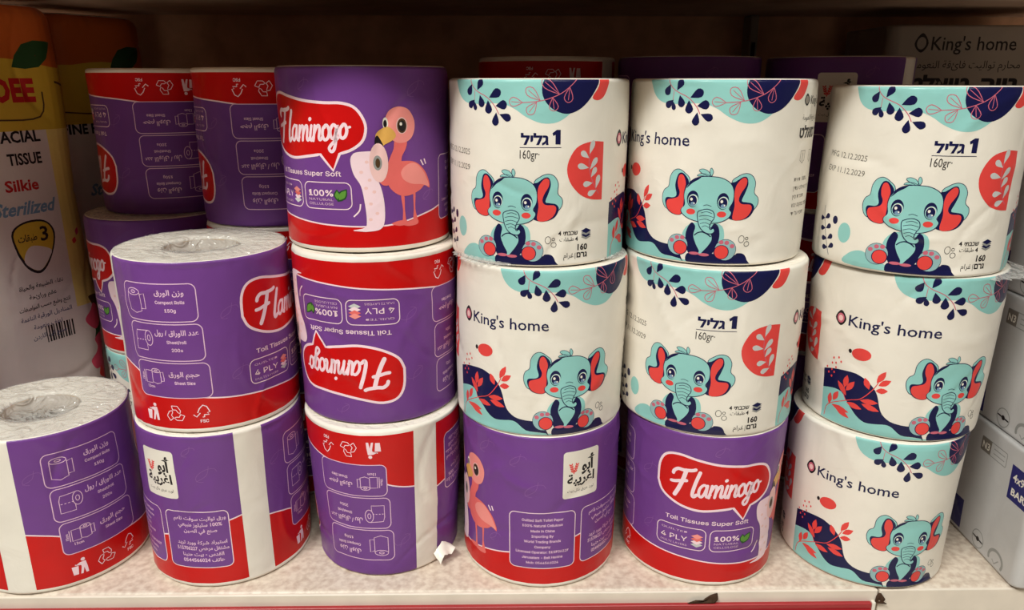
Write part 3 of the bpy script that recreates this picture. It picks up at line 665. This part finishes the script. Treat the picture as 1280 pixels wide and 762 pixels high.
paper_m = plain('tissue_paper', (238, 230, 218), .85, .5, 160, .04, .1)
core_m = plain('cardboard_core', (168, 150, 132), .8, .2, 80, .1, .1)
def clear_film():
    mt = bpy.data.materials.new('clear_film'); mt.use_nodes = True; nt = mt.node_tree
    for n in list(nt.nodes): nt.nodes.remove(n)
    out = nt.nodes.new('ShaderNodeOutputMaterial'); tr = nt.nodes.new('ShaderNodeBsdfTransparent'); pr = nt.nodes.new('ShaderNodeBsdfPrincipled'); mx = nt.nodes.new('ShaderNodeMixShader')
    pr.inputs['Base Color'].default_value = (.74, .72, .69, 1); pr.inputs['Roughness'].default_value = .08; pr.inputs['Specular IOR Level'].default_value = .9
    tc = nt.nodes.new('ShaderNodeTexCoord'); n1 = nt.nodes.new('ShaderNodeTexNoise'); n1.inputs['Scale'].default_value = 52; n1.inputs['Detail'].default_value = 2; n1.inputs['Distortion'].default_value = 2.6
    bp = nt.nodes.new('ShaderNodeBump'); bp.inputs['Strength'].default_value = 1; bp.inputs['Distance'].default_value = .006
    nt.links.new(tc.outputs['Object'], n1.inputs['Vector']); nt.links.new(n1.outputs['Fac'], bp.inputs['Height']); nt.links.new(bp.outputs['Normal'], pr.inputs['Normal'])
    mx.inputs[0].default_value = .42
    nt.links.new(tr.outputs[0], mx.inputs[1]); nt.links.new(pr.outputs[0], mx.inputs[2]); nt.links.new(mx.outputs[0], out.inputs[0])
    return mt
film_m = clear_film()

def prof_roll(H, ts, bs, bulge):
    def f(v):
        t = v / H; k = bs + (ts - bs) * t + bulge * (1 - (2 * t - 1) ** 2)
        e = np.minimum(v, H - v); r = 2.0
        rnd = np.where(e < r, (1 - np.sqrt(np.clip(1 - (1 - e / r) ** 2, 0, 1))) * r, 0)
        return k - rnd / 50, np.zeros_like(v)
    return f
seed = [100]
def roll(label, kind, x, y, z, deg, flip=False, ts=1, bs=1, bulge=.004, film=False, group=None, wr_n=24, amp=.7, name='toilet_roll', zs=1):
    """a wrapped roll; deg = degree of its printing that faces the camera"""
    seed[0] += 1; rg = random.Random(seed[0])
    R, H, plan, bk, base = (RF, HF, planF, bF, 'white') if kind == 'F' else (RK, HK, planK, bK, 'white')
    t = thing(name, label, 'toilet roll', (x, y, z), 0, group); t.scale = (1, 1, zs)
    tc = math.degrees(math.atan2(CAM[0] - x, y - CAM[1]))
    off = ((tc + deg) if flip else (tc - deg)) / 360 * plan.L
    wr = Wrinkle(seed[0], plan.L, H, amp, wr_n)
    sleeve('wrapper', plan, H, bk, base, off, flip, prof_roll(H, ts, bs, bulge), wr, t, M)
    n = 72; th = np.linspace(0, 2 * np.pi, n + 1)[:-1]
    def ring(r, zz, j=0.0, jz=0.0):
        ph = [rg.uniform(0, 6.28) for _ in range(4)]
        w_ = sum(np.sin(k * th + p) for k, p in zip((3, 7, 13, 23), ph)) / 3
        return np.stack([(r + j * w_) * np.cos(th), (r + j * w_) * np.sin(th), zz + jz * w_ + 0 * th], 1) / 1000
    rt_, rb = R * ts - 2.0, R * bs - 2.0
    # the roll's two flat ends with the core hole
    def end(zz, s, r, nm):
        rs = [ring(r + .3, zz - s * .05), ring(r - 2, zz - s * .5, .15, .12), ring(r * .75, zz - s * .9, .3, .2), ring(23, zz - s * .8, .4, .1), ring(21.6, zz - s * 1.6, .3), ring(21, zz - s * 14), ring(20.6, zz - s * 26)]
        if s < 0: rs = [q[::-1] for q in rs]
        return rings(nm, rs, paper_m, t, n)
    e = end(H, 1, rt_, 'tissue_end')
    if film:
        c = rings('core_tube', [ring(21.2, H - 1.8), ring(20.4, H - 1.6), ring(20.2, H - 24), ring(20.8, H - 24)], core_m, t, n)
        fr = [ring(rt_ + 1.0, H + .1, .1, .1), ring(rt_ - 1.5, H + .5, .2, .5), ring(rt_ * .88, H + .5, .3, .9), ring(rt_ * .75, H + .5, .3, .9), ring(rt_ * .64, H + .5, .3, .7), ring(23.5, H + .3, .2, .3), ring(22, H + .1, .2, .1), ring(20.6, H - .8, .1), ring(19.8, H - 5.2, .2, .2), ring(15, H - 6.4, .6, .9), ring(9, H - 6.8, .5, 1.1), ring(4, H - 6.2, .4, .9), ring(1, H - 6.6)]
        rings('clear_film', fr, film_m, t, n, cap=True)
    return t

PG, KG = 'purple and red wrapped toilet rolls', 'white elephant print toilet rolls'
P = 'purple and red toilet roll '
# front stacks from the left
roll('lone purple and red toilet roll at the left end, film over its white top', 'F', -.2909, .0483, 0, 33, film=True, group=PG, bs=1.02)
roll('purple and red toilet roll with a white seam strip, bottom of the second stack', 'F', -.1831, .0528, 0, 344, group=PG, ts=1.0)
roll('purple and red toilet roll with pictogram boxes and white top, on the second stack', 'F', -.1837, .0566, .1, 85, film=True, group=PG)
c3 = roll('upside down purple toilet roll with torn film at its foot, bottom of third stack', 'F', -.0818, .0592, 0, 29, True, 1.0, .93, group=PG, wr_n=26, amp=.8)
roll('purple and red toilet roll with upside down lettering, middle of the third stack', 'F', -.0835, .0675, .1, 120, True, group=PG)
roll('purple toilet roll with a pink bird beside unrolling paper, top of the third stack', 'F', -.0872, .0778,   .2, 189, group=PG)
roll('purple toilet roll with white square mark and small print, under two elephant rolls', 'F', .018, .0492, 0, 265, ts=.995, bs=.99, group=PG)
roll('purple toilet roll with a large red speech bubble, under two elephant rolls', 'F', .1214, .0485, 0, 134, ts=1.0, bs=.97, group=PG)
roll('white elephant roll with name and navy wave, directly on the small print purple roll', 'K', .0173, .0525, .1, 129, bs=1.01, group=KG)
d1 = roll('white elephant roll with weight and red half disc, right beside the pink bird roll', 'K', .0149, .0581, .1 + HK / 1000, 15, group=KG)
roll('white elephant roll with weight in Hebrew, directly on the speech bubble purple roll', 'K', .1205, .0516, .1, 12, ts=1.03, bs=1.02, group=KG)
roll('white elephant roll showing the name, top of the second stack from the right', 'K', .1193, .0600, .1 + HK / 1000, 151, group=KG)
roll('white elephant roll showing the name, bottom of the rightmost stack', 'K', .2294, .0462, 0, 114, ts=.995, bs=.965, group=KG)
f2 = roll('white elephant roll showing the name, middle of the rightmost stack', 'K', .2342, .0478, HK / 1000, 109, ts=1.03, bs=.98, group=KG)
roll('white elephant roll with clear printed dates, top of the rightmost stack', 'K', .2299, .0455, 2 * HK / 1000, -2, group=KG, ts=.99)
# back row
roll('dim upside down purple roll, topmost in the back row beside the tall tissue packs', 'F', -.257, .2, .2, 57, True, group=PG)
roll('dim purple roll in the back row beneath the leftmost upside down roll', 'F', -.264, .181, .1, 232, group=PG, film=True)
roll('dim white elephant roll at the bottom of the leftmost back stack', 'K', -.263, .183, .1 - HK / 1000, 60, group=KG)
roll('dim upside down purple roll in the back row, just left of the pink bird roll', 'F', -.165, .153, .2, 52, True, group=PG)
roll('dim red banded roll beneath the back row roll left of the pink bird roll', 'F', -.165, .1535, .1, 75, True, group=PG)
roll('dim roll in the back row, red band peeking over the leftmost elephant stack', 'F', .027, .186, .2052, 60, True, zs=1.026, group=PG)
roll('dim purple roll in the back row peeking over the second elephant stack', 'F', .126, .17, .2052, 130, zs=1.026, group=PG)
roll('dim purple roll in the back row, seen in the gap left of the rightmost stack', 'F', .2315, .168, .2052, 295, zs=1.026, group=PG)
def roll_copy(src, label, x, y, z, rz, zs, group):
    r = src.copy(); COL.objects.link(r); r.location = (x, y, z); r.rotation_euler = (0, 0, rz); r.scale = (1, 1, zs); r['label'] = label; r['group'] = group
    for ch in list(src.children):
        c = ch.copy(); COL.objects.link(c); c.parent = r
    return r
low = roll('dim purple roll at shelf level, beneath the pair left of the pink bird roll', 'F', -.165, .154, 0, 150, group=PG)
k = 0
for x, y, wh in ((.027, .186, 'leftmost elephant stack'), (.126, .17, 'second elephant stack'), (.2315, .168, 'rightmost elephant stack')):
    for z, lv in ((.1026, 'middle'), (0, 'bottom')):
        k += 1
        roll_copy(low, 'dim purple roll, ' + lv + ' of the back row stack behind the ' + wh, x, y, z, 1.1 * k, 1.026, PG)

# frills of clear film where the elephant rolls' wrapping stands off
def frill(parent, R, z, a0, a1, out, hgt, sd, nm='film_frill'):
    rg = random.Random(sd); n = 40; V = []; F = []
    for i in range(n + 1):
        t = math.radians(a0 + (a1 - a0) * i / n); fade = math.sin(math.pi * i / n) ** .5
        for k in range(4):
            f = k / 3; o = R - 1 + out * f * fade * (1 + .3 * math.sin(i * 1.7 + sd)) + .25 * rg.uniform(-1, 1) * f
            V.append((o * math.sin(t) / 1000, -o * math.cos(t) / 1000, (z + hgt * (1 - f) * fade + .35 * rg.uniform(-1, 1) * f) / 1000))
    for i in range(n):
        for k in range(3): q = i * 4 + k; F.append((q, q + 4, q + 5, q + 1))
    return mesh(nm, V, F, film_m, parent)
frill(d1, RK, .8, -75, -15, 5, 3, 3); frill(f2, RK * 1.03, HK - 2, 20, 95, 9, 2.5, 5); frill(d1, RK, 1, 40, 80, 4, 2, 9)
# torn flap of film at the foot of the third stack
rg = random.Random(4); V = []; F = []
for i in range(9):
    for k in range(5):
        t = math.radians(44 + 2.2 * i); o = RF * .935 + 1.2 + k * 1.5 + rg.uniform(-.5, .5) * k * .5
        V.append((o * math.sin(t) / 1000, -o * math.cos(t) / 1000, (13 - k * 1.2 + 2.6 * math.sin(i * 1.1) * k / 4 - 5 * abs(i - 4) / 4 + rg.uniform(-.5, .5)) / 1000))
for i in range(8):
    for k in range(4): q = i * 5 + k; F.append((q, q + 5, q + 6, q + 1))
mesh('torn_film', V, F, M('white'), c3)

# ---------------------------------------------------------------- tall facial tissue packs at the left
planB = rbox_plan(96, 60, 24); HB = 300.0
def art_bag():
    a = Art(); a.vlim = (1, 354)
    W = 62
    a.poly([(-W, 268), (W, 268), (W, 354), (-W, 354)], 'yellow', 1)
    a.poly([(21, 130), (75, 130), (75, 268), (21, 268)], 'cream', 1); a.poly([(-75, 130), (-50, 130), (-50, 268), (-75, 268)], 'cream', 1)
    a.poly([(62, 268), (-90 + planB.L, 268), (-90 + planB.L, 354), (62, 354)], 'yellow', 1)
    a.poly([(-W, 334), (-W + planB.L, 334), (-W + planB.L, 354), (-W, 354)], 'orange', 2); a.blob([(-W, 336), (W, 336), (66, 322), (40, 312), (0, 318), (-W, 312)], 'orange', 2)
    a.blob([(60, 330), (84, 342), (120, 352), (128, 344), (96, 326), (76, 316), (66, 306)], 'brown', 3)
    n0 = len(a.items)
    a.leaf((6, 312), (36, 330), 18, 'dgreen', 3); a.stroke([(34, 302), (50, 298)], 1.6, 'brown', 3)
    a.blob([(-50, 242), (42, 240), (50, 262), (44, 284), (-50, 288)], 'yellow', 3); a.stroke([(-50, 240), (0, 236), (44, 238), (50, 262)], 1.6, 'brown', 4)
    a.text('OEE', 20, 254, 21, 'bagred', 5, bold=.05, wfix=46)
    a.text('FINE FACIAL', -2, 214, 11, 'black', 5, bold=.03, wfix=82); a.text('TISSUE', 18, 192, 11, 'black', 5, bold=.03, wfix=36)
    a.text('Silkie', 10, 166, 11, 'bagred', 5, bold=.03, wfix=34); a.text('Sterilized', 8, 142, 13, 'skyblue', 5, bold=.03, wfix=62, shear=.3)
    a.blob([(-10, 122), (4, 134), (26, 133), (36, 118), (28, 92), (14, 78), (-2, 90)], 'black', 3); a.blob([(-8, 121), (4, 132), (26, 131), (34, 117), (27, 94), (14, 81), (0, 92)], 'yellow', 4)
    a.blob([(-1, 93), (8, 108), (28, 102), (27, 94), (14, 81)], 'bagwhite', 5)
    a.text('3', 24, 112, 15, 'black', 6, bold=.02); a.text(rtl('طبقات'), 6, 114, 7, 'black', 6, bold=.02, wfix=20)
    for k, s in enumerate(('نقاء الطبيعة والحياة', 'عقم ورائحة', 'انتج وطبع حسب المواصفات', 'المناديل الورقية الناعمة', 'لطف ونعومة', 'صنع في الاردن')):
        a.text(rtl(s), 12, 64 - 11 * k, 4.6, 'ink' if k > 2 else 'black', 5, bold=.01, wmax=58)
    for k in range(11): a.poly([(8 + 3 * k, 2), (9.2 + 3 * k + .5 * (k % 3), 2), (9.2 + 3 * k + .5 * (k % 3), 20), (8 + 3 * k, 20)], 'black', 5)
    for t_, c_, l_ in a.items[n0 + 2:]: t_[..., 0] = 19 + (t_[..., 0] - 44) * .68; t_[..., 1] = 183 + (t_[..., 1] - 106) * .715
    for x, y, c in ((66, 66, 'brown'), (66, 44, 'dgreen'), (62, 56, 'flower'), (72, 52, 'dgreen'), (66, 30, 'flower'), (74, 38, 'flower'), (66, 12, 'coral'), (74, 20, 'dgreen'), (62, 20, 'flower'), (72, 6, 'flower')):
        y += 62; x -= 27
        a.blob([(x + (8 + 3 * math.sin(3 * t + x)) * math.cos(t), y + (9 + 2 * math.sin(2 * t + y)) * math.sin(t)) for t in np.linspace(0, 6.28, 9)[:-1]], c, 2 + (c == 'flower'))
    a.leaf((31, 186), (34, 192), 4, 'flower', 4); a.leaf((27, 180), (29, 185), 4, 'coral', 4)
    return a
aB = art_bag()
for t_, c_, l_ in aB.items: t_[..., 1] *= HB / 355
aB.vlim = (1, HB - 1)
wrap_items(aB, planB.L); UB, VB = grid_lines(planB.L, HB, 5, 6)
# grid_lines is called with its own default step inside sleeve, so the art uses the same one
UB, VB = grid_lines(planB.L, HB); bB = bake_art(aB, UB, VB)
def prof_bag(H):
    def f(v):
        t = v / H; k = .97 + .05 * np.sin(np.pi * t) ** .6
        e = np.minimum(v, H - v); rnd = np.where(e < 8, (1 - np.sqrt(np.clip(1 - (1 - e / 8) ** 2, 0, 1))) * .2, 0)
        return k - rnd, np.zeros_like(v)
    return f
def bag(label, x, y, rz, sd, hs=1.0, mirror=False):
    t = thing('tissue_pack', label, 'tissue pack', (x, y, 0), rz, 'tall facial tissue packs')
    o, sf = sleeve('printed_film', planB, HB, bB, 'bagwhite', 0, False, prof_bag(HB), Wrinkle(sd, planB.L, HB, 1.6, 26), t, M)
    for zz, s in ((0, 1), (HB, -1)):
        u = np.linspace(0, planB.L, 81)[:-1]; ed = sf(u, np.full_like(u, zz), 0 * u) / 1000
        if s > 0: ed = ed[::-1]
        c = ed.mean(0); rs = [ed * 1, (ed - c) * .5 + c + np.array([0, 0, -.003 if s < 0 else .002]), (ed - c) * .02 + c + np.array([0, 0, -.005 if s < 0 else .002])]
        rings('end_gather', rs, M('orange') if s < 0 else M('bagwhite'), t, 80, cap=True)
    t.scale = (1, 1, hs)
    return t
def pack_at(label, xr, yr, ang, sd, hs=1.14):
    """xr, yr = the right hand end of the printed face; ang = how far that face runs off the depth direction"""
    d = np.array([math.sin(ang), math.cos(ang)]); n = np.array([-d[1], d[0]])     # along the face to the right, and into the pack
    c = np.array([xr, yr]) - d * .048 + n * .03
    return bag(label, c[0], c[1], math.atan2(d[1], d[0]), sd, hs)
pack_at('tall white and yellow facial tissue pack with a yellow oval, behind the lone left roll', -.322, .2, math.radians(25), 11)
pack_at('tall facial tissue pack in the dark corner, its yellow print half hidden behind another pack', -.306, .305, math.radians(30), 23)
pack_at('tall facial tissue pack at the left edge, only its flowery end showing', -.345, .086, math.radians(26), 31, 1.07)

# ---------------------------------------------------------------- big printed pack at the back right
def art_carton():
    a = Art(); a.vlim = (1, 332)
    kings(a, -56, 315.5, 10, 'black', 3, 66)
    a.text(rtl('محارم تواليت فائقة النعومة'), -13, 302, 5.6, 'black', 3, wfix=84)
    a.text('טואלט'[::-1], -32, 285, 10.5, 'black', 3, bold=.045, wfix=48); a.text('נייר'[::-1], 15, 285, 10.5, 'black', 3, bold=.045, wfix=28)
    a.text(rtl('נייר טואלט עדינים נוחים במגע רך'), -10, 274, 4.2, 'black', 3, wfix=92)
    for k in range(4):
        x = -44 + 26 * k
        a.stroke([(x - 5, 266), (x - 5, 258), (x, 255), (x + 5, 258), (x + 5, 266)], .8, 'black', 3, sm=False, closed=True); a.stroke([(x, 264), (x, 258)], .8, 'black', 3, sm=False)
    return a
planC = rbox_plan(150, 90, 8); HC = 334.0; aC = art_carton(); wrap_items(aC, planC.L)
bC = bake_art(aC, *grid_lines(planC.L, HC))
def closed_pack(name, label, cat, plan, H, bk, base, loc, rz, amp, sd, group=None, gather='end_fold'):
    t = thing(name, label, cat, loc, rz, group)
    o, sf = sleeve('printed_film', plan, H, bk, base, 0, False, prof_roll(H, 1, 1, .01), Wrinkle(sd, plan.L, H, amp, 14), t, M)
    for zz, s in ((0, 1), (H, -1)):
        u = np.linspace(0, plan.L, 81)[:-1]; ed = sf(u, np.full_like(u, zz), 0 * u) / 1000
        if s > 0: ed = ed[::-1]
        c = ed.mean(0); rings(gather, [ed, (ed - c) * .5 + c, (ed - c) * .02 + c], M(base), t, 80, cap=True)
    return t
closed_pack('tissue_bale', 'large greyish printed pack standing in the dark back right corner', 'toilet paper pack', planC, HC, bC, 'carton', (.3725, .275, 0), math.radians(-1), .8, 51)

# ---------------------------------------------------------------- bar soap packs at the right end
def art_soap():
    a = Art(); a.vlim = (1, 84)
    a.poly([(52, 50), (73, 50), (73, 72), (52, 72)], 'blue', 2)          # near end of the long side
    a.text('4x90g', 63, 62.5, 5, 'white', 3, bold=.02, wfix=17); a.text('BARS', 63, 53.5, 4.4, 'white', 3, bold=.03, wfix=16)
    a.poly([(-14, 3), (14, 3), (14, 24), (-14, 24)], 'blue', 2)
    a.stroke([(34 + 6 * math.cos(t), 8 + 6 * math.sin(t)) for t in np.linspace(0, 6.28, 19)[:-1]], .7, 'grey', 2, True, False); a.stroke([(29, 8.5), (39, 7.5)], 1, 'black', 3, sm=False); a.ell(34, 8, 1.6, 1.6, 'black', 3)
    a.stroke([(54 + 7 * math.cos(t), 6 + 6 * math.sin(t)) for t in np.linspace(-.4, 3.4, 12)], 2, 'grey', 2); a.stroke([(51, 5), (53.5, 3), (57, 7)], .8, 'grey', 2, sm=False)
    a.rrect(20, 66, 46, 75, 1, 'grey', 2, .6); a.poly([(20, 66), (30, 66), (30, 75), (20, 75)], 'date', 2); a.text('N3', 25, 68, 4.4, 'white', 3, bold=.02); a.stroke([(33, 72), (44, 72)], .6, 'grey', 3, sm=False); a.stroke([(33, 69), (44, 69)], .6, 'grey', 3, sm=False)
    return a
planS = rbox_plan(150, 60, 5); HS = 84.0; aS = art_soap(); wrap_items(aS, planS.L); bS = bake_art(aS, *grid_lines(planS.L, HS))
sang = math.radians(-93)
for k, (lab, dx, dy) in enumerate((('grey white soap bar pack with a dark blue panel, bottom of the right hand pile', 0, 0), ('grey white soap bar pack in the middle of the right hand pile', .002, .003), ('grey white soap bar pack on top of the right hand pile, mostly hidden', .003, .008))):
    closed_pack('soap_pack', lab, 'soap pack', planS, HS, bS, 'packwhite', (.334 + dx, .069 + dy, .0845 * k), sang + .008 * k, .5, 60 + k, 'soap bar packs')

# ---------------------------------------------------------------- litter on the shelf edge
crumb_m = plain('dry_leaf_brown', (70, 46, 30), .8, .6, 200, .3)
def crumb(label, pts, loc, sd):
    rg = random.Random(sd); V = []; F = []
    n = len(pts)
    for k, (sx, yo, zz) in enumerate(((1, 0, 0), (.92, -.0012, .0008), (.5, -.0004, .002), (.1, .0004, .0024))):
        for x, y in pts: V.append((x * sx + rg.uniform(-.0004, .0004), yo + rg.uniform(-.0005, .0005) + y * .35 * sx, max(0, y * sx + zz * .3 + rg.uniform(-.0003, .0003))))
    V = [(x, y, z) for x, y, z in V]
    for k in range(3):
        for i in range(n): F.append((k * n + i, k * n + (i + 1) % n, (k + 1) * n + (i + 1) % n, (k + 1) * n + i))
    o = mesh('dry_leaf', V, F, crumb_m, None, True, loc); o['label'] = label; o['category'] = 'dry leaf'; return o
crumb('crumpled brown dry leaf scrap on the shelf edge under the speech bubble roll', [(-.011, 0), (-.006, .0018), (-.001, .0015), (.003, .0048), (.007, .006), (.0075, .003), (.006, 0)], (.116, -.0025, -.0086), 3)
crumb('brown dry leaf crumb at the shelf joint beside the end of the red rail', [(-.003, 0), (-.002, .004), (.001, .006), (.003, .003), (.002, .001), (.004, -.001)], (.2215, -.0026, -.0095), 5)
